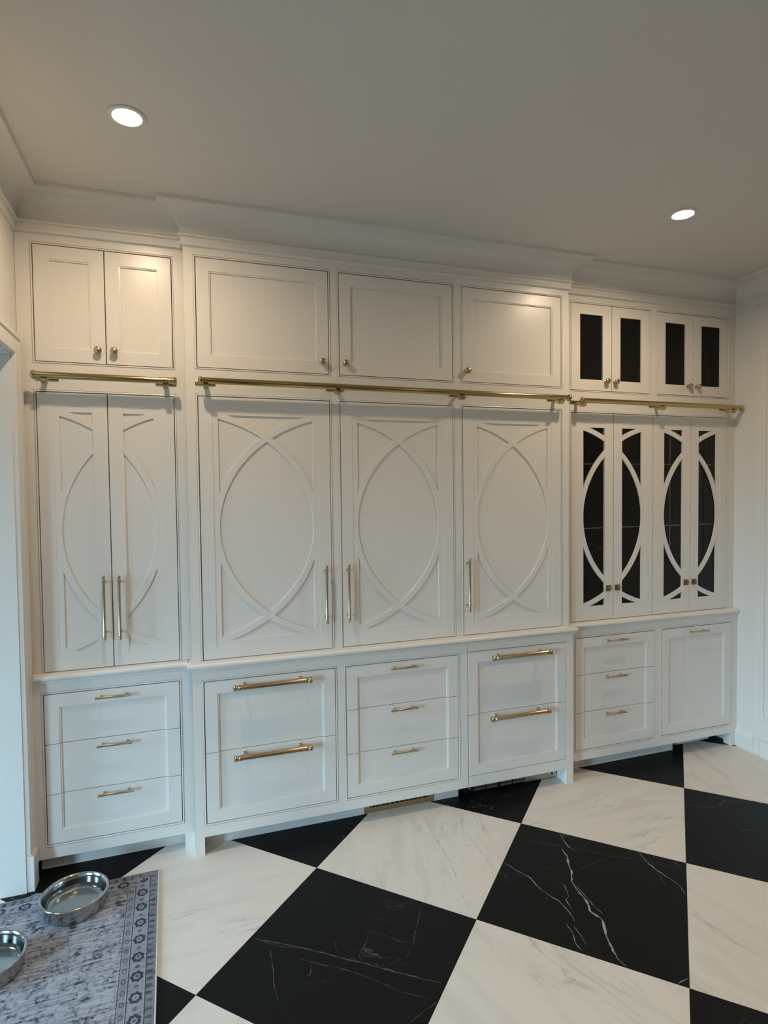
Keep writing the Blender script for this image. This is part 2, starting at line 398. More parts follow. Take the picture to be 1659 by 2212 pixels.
for code, wd, pts in VEINS:
    ti = tiles[TILE_OF[code]]
    cx, cy = tile_corner(TILE_OF[code][0] + 0.5, TILE_OF[code][1] + 0.5); lim = TILE * S2 - 0.004
    dense = []
    for k in range(len(pts) - 1):
        a, b_ = Vector(pts[k]), Vector(pts[k + 1]); nn = max(2, int((b_ - a).length / 0.014))
        for q in range(nn):
            p = a.lerp(b_, q / nn); dense.append(p + Vector((random.uniform(-1, 1), random.uniform(-1, 1))) * 0.0018)
    dense.append(Vector(pts[-1]))
    dense = [p for p in dense if abs(p.x - cx) + abs(p.y - cy) < lim]
    if len(dense) < 3: continue
    m_ = MB(); L_, R_ = [], []
    for k, p in enumerate(dense):
        d = (dense[min(k + 1, len(dense) - 1)] - dense[max(k - 1, 0)]).normalized(); nr = Vector((-d.y, d.x))
        t_ = k / (len(dense) - 1); w_ = wd * 0.5 * random.choice((0.3, 0.6, 0.9, 1.25)) * min(1, 6 * min(t_, 1 - t_) + 0.25)
        L_.append(m_.bm.verts.new((p.x + nr.x * w_, p.y + nr.y * w_, 0.00015))); R_.append(m_.bm.verts.new((p.x - nr.x * w_, p.y - nr.y * w_, 0.00015)))
    for k in range(len(dense) - 1): m_.bm.faces.new((L_[k], R_[k], R_[k + 1], L_[k + 1]))
    me = m_.mesh('marble_vein', VMAT[code], origin=(cx, cy, 0))
    link('marble_vein', me, ti)

# ------------------------------------------------------------------ crown moulding, casings, baseboard
cove = [(0.0, 2.884), (0.008, 2.885), (0.014, 2.891), (0.014, 2.898), (0.010, 2.902), (0.010, 2.923), (0.022, 2.926), (0.023, 2.933), (0.011, 2.937)]
for k in range(0, 11):
    a = math.radians(90 * k / 10)
    cove.append((0.012 + 0.088 * (1 - math.cos(a)), 2.940 + 0.104 * math.sin(a)))
cove += [(0.106, 3.045), (0.108, 3.048), (0.108, CEIL), (0.0, CEIL)]
cove = [(o, h) for o, h in cove]
path = [(XL, YB), (XL, YSU), (BX0, YSU), (BX0, YCU), (BX1, YCU), (BX1, YSU), (XR, YSU), (XR, YB)]
struct('trim_1', MB().sweep(path, cove, XY), TRIM, smooth=True)

# casing round the opening in the left wall: path in (y, z), height towards the room
cas = [(0.0, 0.0), (0.0, 0.017), (0.004, 0.020), (0.012, 0.020), (0.015, 0.016), (0.018, 0.018), (0.066, 0.019), (0.069, 0.024), (0.073, 0.026), (0.085, 0.026), (0.0875, 0.022), (0.0875, 0.0)]
to_left = lambda y, z, h: (XL + h, y, z)
b = MB().sweep([(JY, 0.155), (JY, HEAD), (-2.45, HEAD), (-2.45, 0.155)], cas, to_left)
opening_trim = struct('trim_2', b, TRIM, smooth=True)
b = MB().box(XL, XL + 0.030, JY - 0.001, 0.0635, 0, 0.155, 0.002); b.box(XL, XL + 0.024, JY + 0.002, 0.0635, 0.155, 0.163, 0.002)
struct('trim_3', b, TRIM)
# jamb lining (flush boards around the opening)
b = MB(); b.box(XL - 0.158, XL - 0.001, JY - 0.004, JY + 0.001, 0, HEAD); b.box(XL - 0.158, XL - 0.001, -2.449, JY - 0.004, HEAD - 0.004, HEAD)
struct('trim_4', b, TRIM)
# baseboard on the right wall, then a panelled pilaster with its plinth
bb = [(0.0, 0.0), (0.016, 0.0), (0.016, 0.085), (0.014, 0.092), (0.016, 0.096), (0.014, 0.104), (0.008, 0.112), (0.006, 0.122), (0.0, 0.124)]
struct('baseboard_right', MB().sweep([(XR, YS - 0.001), (XR, -0.070)], bb, XY), TRIM)
b = MB(); b.box(XR - 0.005, XR, -1.6, -0.070, 0.118, 2.86)
struct('trim_5', b, TRIM)
b = MB(); b.box(XR - 0.012, XR - 0.005, -0.136, -0.110, 0.24, 2.575, 0.002); b.box(XR - 0.012, XR - 0.005, -1.30, -0.136, 2.549, 2.575, 0.002); b.box(XR - 0.012, XR - 0.005, -1.30, -0.136, 0.24, 0.266, 0.002)
struct('trim_6', b, TRIM)
b = MB(); b.box(XR - 0.018, XR, -0.112, -0.088, 0, 0.108, 0.002); b.box(XR - 0.012, XR, -0.124, -0.112, 0, 0.108); b.box(XR - 0.020, XR, -1.6, -0.124, 0, 0.108, 0.002)
b.box(XR - 0.010, XR, -0.088, -0.070, 0, 0.108); b.box(XR - 0.013, XR, -1.6, -0.071, 0.108, 0.124, 0.003)
struct('baseboard_front', b, TRIM)

# ------------------------------------------------------------------ cabinet pieces
GAP = 0.0020
def frame_boxes(mb, x0, x1, z0, z1, holes, y, t=0.019):
    """board x0..x1, z0..z1 with rectangular holes, as boxes"""
    xs = sorted({x0, x1, *[h[0] for h in holes], *[h[1] for h in holes]}); zs = sorted({z0, z1, *[h[2] for h in holes], *[h[3] for h in holes]})
    xs = [x for x in xs if x0 <= x <= x1]; zs = [z for z in zs if z0 <= z <= z1]
    # full-height stiles first, rails between
    cols = []
    for a, c_ in zip(xs, xs[1:]):
        m_ = (a + c_) / 2; run = None; col = []
        for p, q in zip(zs, zs[1:]):
            k = (p + q) / 2; inside = any(h[0] < m_ < h[1] and h[2] < k < h[3] for h in holes)
            if not inside:
                if run and abs(run[1] - p) < 1e-9: run[1] = q
                else: run = [p, q]; col.append(run)
            else: run = None
        cols.append((a, c_, [tuple(r) for r in col]))
    merged = []
    for c_ in cols:
        if merged and merged[-1][2] == c_[2]: merged[-1] = (merged[-1][0], c_[1], c_[2])
        else: merged.append(c_)
    for a, c_, col in merged:
        for p, q in col: mb.box(a, c_, y, y + t, p, q)
BEADP = [(0.0016, -0.016), (0.0016, 0.0004), (0.0026, 0.0016), (0.0050, 0.0020), (0.0072, 0.0012), (0.0082, -0.0012), (0.0084, -0.0030), (0.0100, -0.0030), (0.0100, -0.016)]
def bead_ring(mb, x0, x1, z0, z1, y, bottom=True):
    to = lambda x, z, h: (x, y - h, z)
    # clockwise seen from the room: outside is on the left, so offsets are negated
    if bottom: mb.sweep([(x0, z0), (x0, z1), (x1, z1), (x1, z0)], [(-o, h) for o, h in BEADP], to, closed=True)
    else: mb.sweep([(x0, z0), (x0, z1), (x1, z1), (x1, z0)], [(-o, h) for o, h in BEADP], to)
def slab_rings(x0, x1, z0, z1, prof, y):
    """prof: (inset, depth): nested rectangles; depth behind the face"""
    return [[(x0 + i, y + d, z0 + i), (x1 - i, y + d, z0 + i), (x1 - i, y + d, z1 - i), (x0 + i, y + d, z1 - i)] for i, d in prof]
PANELP = [(0, 0.019), (0, 0.0012), (0.0008, 0), (0.0585, 0), (0.0588, 0.0026), (0.0645, 0.0032), (0.0648, 0.0090)]
def panel_front(mb, x0, x1, z0, z1, y, stile=0.062):
    k = stile - 0.062
    pr = [(i + (k if i > 0.01 else 0), d) for i, d in PANELP]
    mb.rings(slab_rings(x0 + GAP, x1 - GAP, z0 + GAP, z1 - GAP, pr, y))
    return mb
def round_edges(mb, off=0.0008): return mb

# ellipse lattice of the tall doors -------------------------------------------------
def lattice(mb, ox0, ox1, cx0, cx1, z0, z1, y, t=0.006, thick=0.030):
    """pattern spans ox0..ox1; this door shows cx0..cx1 (the stile edges cut it). z0..z1 the inner rectangle"""
    W = ox1 - ox0; a = 0.644 * W / 0.458; bz = 0.5504 * (z1 - z0) / 1.088; zc = (z0 + z1) / 2
    e = 0.010
    for side in (0, 1):
        yy = y + 0.00012 * side
        def P(th, r):
            x = (a + r) * math.cos(th); z = (bz + r) * math.sin(th)
            X = ox0 + a - x if side == 0 else ox1 - a + x
            return X, zc + z
        steps = 150; tmax = math.radians(88); run = []; runs = []
        for k in range(steps + 1):
            th = -tmax + 2 * tmax * k / steps
            pi, po = P(th, 0.0), P(th, thick * 0.97)
            def ok(p, m_=0.0): return cx0 - e <= p[0] <= cx1 + e and z0 - e <= p[1] <= z1 + e
            mid = ((pi[0] + po[0]) / 2, (pi[1] + po[1]) / 2)
            if ok(pi) or ok(po):
                def cl(p): return (min(max(p[0], cx0 - e), cx1 + e), min(max(p[1], z0 - e), z1 + e))
                run.append((cl(pi), cl(po)))
            elif run: runs.append(run); run = []
        if run: runs.append(run)
        for run in runs:
            if len(run) < 2: continue
            rs = [[(pi[0], yy, pi[1]), (pi[0], yy + t, pi[1]), (po[0], yy + t, po[1]), (po[0], yy, po[1])] for pi, po in run]
            mb.rings(rs)
def frame_rect(mb, X0, X1, Z0, Z1, x0, x1, z0, z1, y, t):
    """frame between outer X0..Z1 and inner x0..z1 (boards)"""
    if x0 - X0 > 1e-4: mb.box(X0, x0, y, y + t, Z0, Z1)
    if X1 - x1 > 1e-4: mb.box(x1, X1, y, y + t, Z0, Z1)
    if z0 - Z0 > 1e-4: mb.box(x0, x1, y, y + t, Z0, z0)
    if Z1 - z1 > 1e-4: mb.box(x0, x1, y, y + t, z1, Z1)

FZ0, FZ1 = 1.015, 2.103       # inner rectangle of the lattice
def fret_door(parent, root, x0, x1, z0, z1, y, left_m, right_m, ox0, ox1, glass=False):
    """left_m/right_m: (stile width, lattice border width)"""
    X0, X1, Z0, Z1 = x0 + GAP, x1 - GAP, z0 + GAP, z1 - GAP
    sx0, sx1 = x0 + left_m[0], x1 - right_m[0]; sz0, sz1 = 0.987, 2.131
    mb = MB()
    ls = lambda *a_: mb.box(*a_)
    # stiles and rails with a hair of a rounded arris
    frame_rect(mb, X0, X1, Z0, Z1, sx0, sx1, sz0, sz1, y, 0.019)
    if not glass: mb.box(sx0, sx1, y + 0.0082, y + 0.019, sz0, sz1)
    d = part('door', mb, PAINT, parent, root)
    lx0, lx1 = sx0 + left_m[1], sx1 - right_m[1]
    mb = MB()
    frame_rect(mb, sx0, sx1, sz0, sz1, lx0, lx1, FZ0, FZ1, y + 0.0016, 0.0070 if not glass else 0.010)
    lattice(mb, ox0, ox1, lx0, lx1, FZ0, FZ1, y + 0.0018, 0.0068 if not glass else 0.0095)
    part('lattice', mb, PAINT, d, root)
    if glass: part('glass_pane', MB().box(sx0 - 0.004, sx1 + 0.004, y + 0.0118, y + 0.0150, sz0 - 0.004, sz1 + 0.004), CGLASS, d, root)
    return d

# hardware ---------------------------------------------------------------------------
def pull_mesh(L, r, proj, horiz=True):
    """bar pull centred on the origin of its back plane (y = 0), sticking out to -y"""
    mb = MB(); h = L / 2; k = r
    prof = [(0.0, -h), (k * 0.75, -h), (k * 1.18, -h + k * 0.3), (k * 1.32, -h + k * 0.8), (k * 1.15, -h + k * 1.4), (k * 0.85, -h + k * 1.9),
            (k * 1.2, -h + k * 2.3), (k * 1.2, -h + k * 2.8), (k, -h + k * 3.2)]
    prof = prof + [(r_, -x_) for r_, x_ in reversed(prof)]
    mb.lathe(prof, 'X', 20, (0, -proj, 0))
    for s_ in (-1, 1):
        mb.lathe([(k * 1.0, 0), (k * 1.0, -0.002), (k * 0.72, -0.005), (k * 0.66, -proj * 0.6), (k * 0.85, -proj)], 'Y', 14, (s_ * (h - k * 4.6), 0, 0))
    if not horiz:
        bmesh.ops.rotate(mb.bm, verts=mb.bm.verts, cent=(0, 0, 0), matrix=Matrix.Rotation(math.radians(90), 3, 'Y'))
    return mb.mesh('handle', SATIN, smooth=True)
PULL_S = pull_mesh(0.152, 0.0052, 0.030)
PULL_B = pull_mesh(0.382, 0.0120, 0.048)
PULL_V = pull_mesh(0.296, 0.0068, 0.034, horiz=False)
def knob_mesh(mat):
    mb = MB().lathe([(0.0, 0), (0.0125, 0), (0.0125, -0.0025), (0.0075, -0.005), (0.0060, -0.010), (0.0085, -0.0135), (0.0150, -0.0165), (0.0172, -0.0215), (0.0166, -0.0262), (0.0130, -0.0300), (0.0070, -0.0318), (0.0, -0.0322)], 'Y', 24)
    return mb.mesh('knob', mat, smooth=True)
KNOB = knob_mesh(SATIN)
mb = MB().box(-0.0185, 0.0185, -0.004, 0, -0.0185, 0.0185, 0.001)
mb.lathe([(0.009, -0.004), (0.009, -0.006), (0.005, -0.008), (0.005, -0.012), (0.009, -0.0145), (0.010, -0.018), (0.007, -0.021), (0.0, -0.0215)], 'Y', 18)
LATCH = mb.mesh('latch', OLDB, smooth=True)
def hw(name, me, parent, root, x, y, z):
    return link(name, me, parent, Vector((x, y, z)) - Vector(root))

# ------------------------------------------------------------------ base cabinets
BT, BB = 0.8355, 0.151
def base_unit(x0, x1, y, openings, label, legs=(), rail_z=0.090, top=0.886, toe=None, depth=0.50, group=None, x0f=None):
    cx = (x0 + x1) / 2; root = (cx, y, 0.0)
    t = thing('base_cabinet', label, 'cabinet', root, group)
    mb = MB(); holes = [(o[0] - 0.010, o[1] + 0.010, o[2] - 0.010, o[3] + 0.010) if o[4] else o[:4] for o in openings]
    frame_boxes(mb, x0, x1, rail_z, top, holes, y)
    part('face_frame', mb, PAINT, t, root)
    for o in openings:
        if o[4]:
            mb = MB(); bead_ring(mb, *o[:4], y); part('bead', mb, PAINT, t, root)
    for lx0, lx1 in legs:
        part('leg', MB().box(lx0, lx1, y, y + 0.060, 0.0, rail_z), PAINT, t, root)
    part('carcass', MB().box(x0 + 0.001, x1 - 0.001, y + 0.024, y + depth, rail_z + 0.004, top), CARC, t, root)
    if toe:
        part('toe_kick', MB().box(toe[0], toe[1], toe[2], toe[2] + 0.018, 0.0005, rail_z + 0.003), PAINT, t, root)
    return t, root
def drawer_stack(t, root, o, y, splits, name='drawer_front'):
    """one framed panel running over all drawers, cut by the gaps"""
    x0, x1, z0, z1 = o[:4]; zs = [z0] + list(splits) + [z1]; out = []
    for k in range(len(zs) - 1):
        mb = panel_front(MB(), x0, x1, z0, z1, y)
        if k > 0: mb.cut((0, 0, zs[k] + GAP * 0.7), (0, 0, -1))
        if k < len(zs) - 2: mb.cut((0, 0, zs[k + 1] - GAP * 0.7), (0, 0, 1))
        out.append(part(name, mb, PAINT, t, root))
    return out

# left bay
oL = (-0.5945, -0.0190, BB, BT, True)
t, root = base_unit(-0.6385, BX0 - 0.0002, YS, [oL], 'white three-drawer base cabinet beside the left doorway, behind the dog bowls', legs=((-0.0095, BX0 - 0.0002),), toe=(-0.6385, -0.010, 0.146))
d = drawer_stack(t, root, oL, YS, (0.379, 0.608))
for k, z in enumerate((0.3505, 0.5785, 0.804)): hw('handle', PULL_S, d[k], root, -0.3065, YS + (0.009 if k < 2 else 0), z)
# centre bay
o1 = (0.0905, 0.7285, BB, BT, True); o2 = (0.7835, 1.4165, BB, BT, True)
t, root = base_unit(BX0, 0.7558, YC, [o1], 'white two-drawer base cabinet with thick brass pulls, left in the middle bay', legs=((BX0, 0.0798),), toe=(BX0 + 0.03, 0.7558, 0.090))
d = drawer_stack(t, root, o1, YC, (0.491,))
hw('handle', PULL_B, d[0], root, 0.4095, YC + 0.009, 0.4625); hw('handle', PULL_B, d[1], root, 0.411, YC, 0.805)
t, root = base_unit(0.7562, 1.4730, YC, [o2], 'white three-drawer base cabinet in the middle bay above the brass floor register', toe=(0.7562, 1.455, 0.090))
d = drawer_stack(t, root, o2, YC, (0.379, 0.608))
for k, z in enumerate((0.3545, 0.5825, 0.806)): hw('handle', PULL_S, d[k], root, 1.0965, YC + (0.009 if k < 2 else 0), z)
# built-in drawer appliance with a seam all round
root = (1.82, YC, 0.0)
t = thing('drawer_appliance', 'white panelled two-drawer appliance with thick brass pulls and black vent grille below', 'appliance', root)
part('leg', MB().box(2.1100, 2.1596, YC, YC + 0.060, 0.0, 0.886, 0.0015), PAINT, t, root)
part('top_rail', MB().box(1.4766, 2.1088, YC, YC + 0.019, 0.8445, 0.886), PAINT, t, root)
part('bottom_rail', MB().box(1.4766, 2.1088, YC, YC + 0.019, 0.090, 0.1490), PAINT, t, root)
oA = (1.4754, 2.1100, 0.1495, 0.8430)
zs = (oA[2], 0.4915, oA[3])
d = drawer_stack(t, root, (oA[0], oA[1], oA[2], oA[3]), YC, (0.4915,))
hw('handle', PULL_B, d[0], root, 1.787, YC + 0.009, 0.467); hw('handle', PULL_B, d[1], root, 1.7935, YC, 0.808)
part('carcass', MB().box(1.475, 2.108, YC + 0.024, 0.5, 0.094, 0.886), CARC, t, root)
mb = MB().box(1.497, 2.106, 0.0925, 0.13, 0.004, 0.092, 0.002)
gr = part('vent_grille', mb, BLACKM, t, root)
for gx0, gx1 in ((1.556, 1.626), (1.636, 1.706), (1.727, 1.799), (1.809, 1.882)):
    for gz in (0.014, 0.032, 0.050, 0.068):
        part('louvre', MB().box(gx0, gx1, 0.0885, 0.0925, gz, gz + 0.010, 0.001), GREYST, gr, root)
part('steel_plate', MB().box(1.888, 2.104, 0.0905, 0.0925, 0.006, 0.090), GREYST, gr, root)
for sx in (1.526, 2.074): part('screw', MB().lathe([(0.006, 0.0905), (0.006, 0.0875), (0.0035, 0.086), (0.0, 0.086)], 'Y', 12, (sx, 0, 0.030)), BLACKM if sx > 2 else GREYST, gr, root)
part('side_panel', MB().box(2.112, 2.130, 0.061, 0.5, 0.0, 0.088), PAINT, t, root)

# right bay
o3 = (2.2225, 2.8120, BB, BT, True); o4 = (2.8680, 3.4530, BB, BT, True)
t, root = base_unit(BX1, 2.8400, YS, [o3], 'white three-drawer base cabinet with small pulls below the glass lattice doors', toe=(BX1, 2.8400, 0.148))
d = drawer_stack(t, root, o3, YS, (0.379, 0.608))
for k, z in enumerate((0.3545, 0.5825, 0.807)): hw('handle', PULL_S, d[k], root, 2.509, YS + (0.009 if k < 2 else 0), z)
t, root = base_unit(2.8400, XR - 0.001, YS, [o4], 'white base cabinet with one tall panelled front and single pull, next to the right wall', legs=((3.4580, XR - 0.001),), toe=(2.8400, 3.046, 0.148))
mb = panel_front(MB(), *o4[:4], YS).cut((3.0565, 0, 0), (1, 0, 0)); d1 = part('door', mb, PAINT, t, root)
mb = panel_front(MB(), *o4[:4], YS).cut((3.0577, 0, 0), (-1, 0, 0)); d2 = part('door', mb, PAINT, t, root)
hw('handle', PULL_S, d2, root, 3.152, YS, 0.805)
part('appliance_base', MB().box(3.10, 3.40, 0.19, 0.21, 0.006, 0.024, 0.002), TRIM, t, root)
part('dark_recess_back', MB().box(3.05, 3.45, 0.29, 0.30, 0.001, 0.094), BLACKM, t, root)  # black sheet paints in the dark of the recess behind the bar
part('levelling_foot', MB().lathe([(0.012, 0.001), (0.014, 0.006), (0.006, 0.010), (0.006, 0.09)], 'Z', 12, (3.425, 0.24, 0)), BLACKM, t, root)

# brass register in the toe kick
t = thing('floor_register', 'brass scrollwork heat register set in the toe kick under the middle drawers', 'vent', (1.099, 0.086, 0.004))
root = t.location.copy()
part('back_plate', MB().box(0.925, 1.273, 0.0872, 0.0898, 0.028, 0.082), BLACKM, t, root)
mb = MB(); mb.box(0.897, 1.301, 0.0850, 0.0890, 0.004, 0.0315, 0.0008); mb.box(0.897, 0.927, 0.0850, 0.0890, 0.0315, 0.084); mb.box(1.271, 1.301, 0.0850, 0.0890, 0.0315, 0.084); mb.box(0.927, 1.271, 0.0850, 0.0890, 0.0790, 0.084)
part('plate', mb, VENTB, t, root)
mb = MB(); nx = 12; px0, px1 = 0.936, 1.262; w_ = (px1 - px0) / nx
for k in range(nx + 1):
    X = px0 + k * w_
    mb.box(X - 0.0018, X + 0.0018, 0.0853, 0.0880, 0.031, 0.080)
for k in range(nx):
    xm = px0 + (k + 0.5) * w_
    for s_, zz in ((1, 0.031), (-1, 0.080)):
        pts = [(xm + w_ * 0.5 * math.cos(a_), zz + s_ * 0.020 * math.sin(a_)) for a_ in [math.pi * q / 8 for q in range(9)]]
        for (ax, az), (bx, bz_) in zip(pts, pts[1:]): mb.prism([(ax, az), (bx, bz_), (bx, bz_ + s_ * 0.0035), (ax, az + s_ * 0.0035)], 0.0854, 0.0879)
part('scrollwork', mb, VENTB, t, root)

# ------------------------------------------------------------------ ledges (worktop mouldings)
nose = [(-0.13, 0.9255), (0.004, 0.9255), (0.012, 0.9240), (0.0185, 0.9200), (0.0215, 0.9130), (0.0205, 0.9060), (0.0165, 0.9005), (0.0100, 0.8975), (0.0070, 0.8970), (0.0070, 0.8880), (0.0045, 0.8865), (-0.13, 0.8865)]
nosec = [(max(o, -0.02), h) for o, h in nose]
def ledge_bay(x0, x1, y, label, lret, rret, yb=0.5, ret=0.034):
    mb = MB()
    path = ([(x0, y + ret)] if lret else []) + [(x0, y), (x1, y)] + ([(x1, y + 0.098)] if rret else [])
    mb.sweep(path, nosec, XY)
    mb.box(x0 + 0.018, x1 - 0.018, y + 0.018, yb, 0.8865, 0.9254)
    if x0 < -0.5: mb.box(-0.6385, x0 + 0.018, y + 0.0005, yb, 0.8865, 0.9254)
    if not lret: mb.box(x0, x0 + 0.02, y + 0.018, yb, 0.8865, 0.9254)
    if not rret: mb.box(x1 - 0.02, x1, y + 0.018, yb, 0.8865, 0.9254)
    o = link('countertop_ledge', mb.mesh('countertop_ledge', PAINT, smooth=True)); tag(o, label, 'countertop'); return o
ledge_bay(-0.607, BX0 - 0.018, YS, 'white rounded ledge above the left three-drawer cabinet by the doorway', True, False)
ledge_bay(BX0, BX1, YC, 'long white rounded ledge running over the middle bay of drawers', True, True, ret=0.098)
ledge_bay(BX1 + 0.018, XR - 0.001, YS, 'white rounded ledge below the glass lattice doors, ending at the right wall', False, False)

# ------------------------------------------------------------------ tall wall cabinets on the ledges
MB_, MT, UB, UT, SEAM = 0.9265, 2.1907, 2.3250, 2.8405, 2.258
def upper_frame(t, root, x0, x1, z0, z1, openings, y, closed_bottom, carcass=True, depth=0.42):
    mb = MB(); holes = []
    for o in openings: holes.append((o[0] - 0.010, o[1] + 0.010, o[2] - (0.010 if closed_bottom else 0.01), o[3] + 0.010))
    frame_boxes(mb, x0, x1, z0, z1, holes, y)
    part('face_frame', mb, PAINT, t, root)
    for o in openings:
        mb = MB(); bead_ring(mb, *o[:4], y, bottom=closed_bottom); part('bead', mb, PAINT, t, root)
    if carcass: part('carcass', MB().box(x0 + 0.001, x1 - 0.001, y + 0.024, y + depth, z0 + 0.001, z1 - 0.001), CARC, t, root)
Z0M = 0.9258
# left pair
root = (-0.31, YSU, Z0M); t = thing('wall_cabinet', 'tall white cabinet with a pair of curved-lattice doors, beside the left doorway', 'cabinet', root)
upper_frame(t, root, -0.661, BX0 - 0.0002, Z0M, SEAM, [(-0.594, -0.016, MB_, MT)], YSU, False)
dl = fret_door(t, root, -0.594, -0.3056, MB_, MT, YSU, (0.063, 0.0255), (0.0655, 0.0), -0.5055, -0.107)
dr = fret_door(t, root, -0.3056, -0.016, MB_, MT, YSU, (0.0650, 0.0), (0.063, 0.0280), -0.5055, -0.107)
hw('handle', PULL_V, dl, root, -0.3385, YSU, 1.209); hw('handle', PULL_V, dr, root, -0.2735, YSU, 1.206)
# three single doors
specs = [(BX0, 0.7560, 0.091, 0.729, 0.694, 'tall white cabinet with single curved-lattice door, leftmost of three in the middle bay'),
         (0.7560, 1.4455, 0.783, 1.417, 0.811, 'tall white curved-lattice cabinet in the centre of the middle bay, pull on its left'),
         (1.4455, BX1, 1.474, 2.109, 1.4965, 'tall white curved-lattice cabinet next to the glass cabinet, rightmost of the middle bay')]
for x0, x1, a, c_, hx, lab in specs:
    root = ((x0 + x1) / 2, YCU, Z0M); t = thing('wall_cabinet', lab, 'cabinet', root)
    upper_frame(t, root, x0, x1, Z0M, SEAM, [(a, c_, MB_, MT)], YCU, False)
    d = fret_door(t, root, a, c_, MB_, MT, YCU, (0.063, 0.027), (0.063, 0.027), a + 0.090, c_ - 0.090)
    hw('handle', PULL_V, d, root, hx, YCU, 1.211)
# right glass cabinet, four doors in one opening
root = (2.83, YSU, Z0M); t = thing('display_cabinet', 'tall white four-door cabinet with dark glass behind curved lattice, in the right bay', 'cabinet', root)
upper_frame(t, root, BX1, XR - 0.001, Z0M, SEAM, [(2.217, 3.442, MB_, MT)], YSU, False, carcass=False)
mb = MB(); mb.box(BX1 + 0.002, 2.19, YSU + 0.020, 0.50, Z0M, SEAM - 0.001); mb.box(3.47, XR - 0.002, YSU + 0.020, 0.50, Z0M, SEAM - 0.001)
mb.box(2.19, 3.47, 0.48, 0.50, Z0M, SEAM - 0.001); mb.box(2.19, 3.47, YSU + 0.022, 0.48, Z0M, Z0M + 0.018); mb.box(2.19, 3.47, YSU + 0.022, 0.48, SEAM - 0.05, SEAM - 0.002); mb.box(2.822, 2.834, YSU + 0.022, 0.48, Z0M + 0.018, SEAM - 0.05)
part('carcass', mb, DARK, t, root)
DX = [2.217, 2.525, 2.828, 3.1335, 3.442]
lay = [((0.063, 0.0255), (0.064, 0.0), 2.305, 2.741), ((0.065, 0.0), (0.063, 0.0250), 2.305, 2.741), ((0.063, 0.0270), (0.065, 0.0), 2.918, 3.350), ((0.066, 0.0), (0.063, 0.0290), 2.918, 3.350)]
lx = [2.4895, 2.5555, 3.0980, 3.1640]
for k in range(4):
    d = fret_door(t, root, DX[k], DX[k + 1], MB_, MT, YSU, lay[k][0], lay[k][1], lay[k][2], lay[k][3], glass=True)
    hw('latch', LATCH, d, root, lx[k], YSU, 1.1185)
for z in (1.490, 1.885):
    part('shelf', MB().box(2.192, 2.820, YSU + 0.035, 0.478, z - 0.004, z + 0.004), SHELFG, t, root)
    part('shelf', MB().box(2.836, 3.468, YSU + 0.035, 0.478, z - 0.004, z + 0.004), SHELFG, t, root)
mb = MB().lathe([(0.007, 1.33), (0.007, 1.36), (0.010, 1.365), (0.010, 1.375), (0.006, 1.38), (0.006, 1.46), (0.012, 1.468), (0.012, 1.480)], 'Z', 14, (3.021, 0.160, 0))
mb.lathe([(0.006, 1.496), (0.006, 1.875), (0.010, 1.878)], 'Z', 14, (3.021, 0.160, 0)); mb.lathe([(0.010, 1.891), (0.006, 1.90), (0.006, 2.12), (0.010, 2.125), (0.010, 2.205)], 'Z', 14, (3.021, 0.160, 0))
part('support_rod', mb, BRASS, t, root, smooth=True)
for z in (1.360, 2.035):
    part('brass_glint', MB().lathe([(0.0, 0.135), (0.016, 0.138), (0.022, 0.148), (0.016, 0.160), (0.006, 0.164), (0.006, 0.22)], 'Y', 16, (2.466, 0, z)), BRASS, t, root, smooth=True)  # glints put in as small brass discs, carrying no shelf

# ------------------------------------------------------------------ top cabinets
def top_unit(x0, x1, y, openings, doors, label, glass=False):
    root = ((x0 + x1) / 2, y, SEAM); t = thing('top_cabinet', label, 'cabinet', root)
    upper_frame(t, root, x0, x1, SEAM, 2.940, openings, y, True)
    for a, c_, kx in doors:
        if glass:
            mb = MB(); X0, X1, Z0, Z1 = a + GAP, c_ - GAP, UB + GAP, UT - GAP
            gx0, gx1, gz0, gz1 = a + 0.0645, c_ - 0.066, 2.391, 2.779
            frame_rect(mb, X0, X1, Z0, Z1, gx0, gx1, gz0, gz1, y, 0.019)
            d = part('door', mb, PAINT, t, root)
            part('glass_pane', MB().box(gx0 - 0.003, gx1 + 0.003, y + 0.010, y + 0.014, gz0 - 0.003, gz1 + 0.003), GLASS, d, root)
        else:
            d = part('door', panel_front(MB(), a, c_, UB, UT, y), PAINT, t, root)
        hw('knob', KNOB, d, root, kx, y, 2.384)
top_unit(-0.661, BX0 - 0.0002, YSU, [(-0.594, -0.016, UB, UT)], [(-0.594, -0.3045, -0.337), (-0.3045, -0.016, -0.270)], 'white top cabinet with two narrow panelled doors, above the short brass rail')
top_unit(BX0, 0.7560, YCU, [(0.091, 0.729, UB, UT)], [(0.091, 0.729, 0.693)], 'white top cabinet with wide panelled door, leftmost of the three over the long brass rail')
top_unit(0.7560, 1.4455, YCU, [(0.783, 1.417, UB, UT)], [(0.783, 1.417, 0.814)], 'white top cabinet with wide panelled door, middle of the three over the long brass rail')
top_unit(1.4455, BX1, YCU, [(1.474, 2.109, UB, UT)], [(1.474, 2.109, 1.501)], 'white top cabinet with wide panelled door, rightmost of the three over the long brass rail')
top_unit(BX1, 2.8305, YSU, [(2.217, 2.801, UB, UT)], [(2.217, 2.5115, 2.468), (2.5115, 2.801, 2.535)], 'white top cabinet with two dark glass doors, next to the middle bay', True)
top_unit(2.8305, XR - 0.001, YSU, [(2.860, 3.444, UB, UT)], [(2.860, 3.153, 3.109), (3.153, 3.444, 3.177)], 'white top cabinet with two dark glass doors in the far right corner', True)

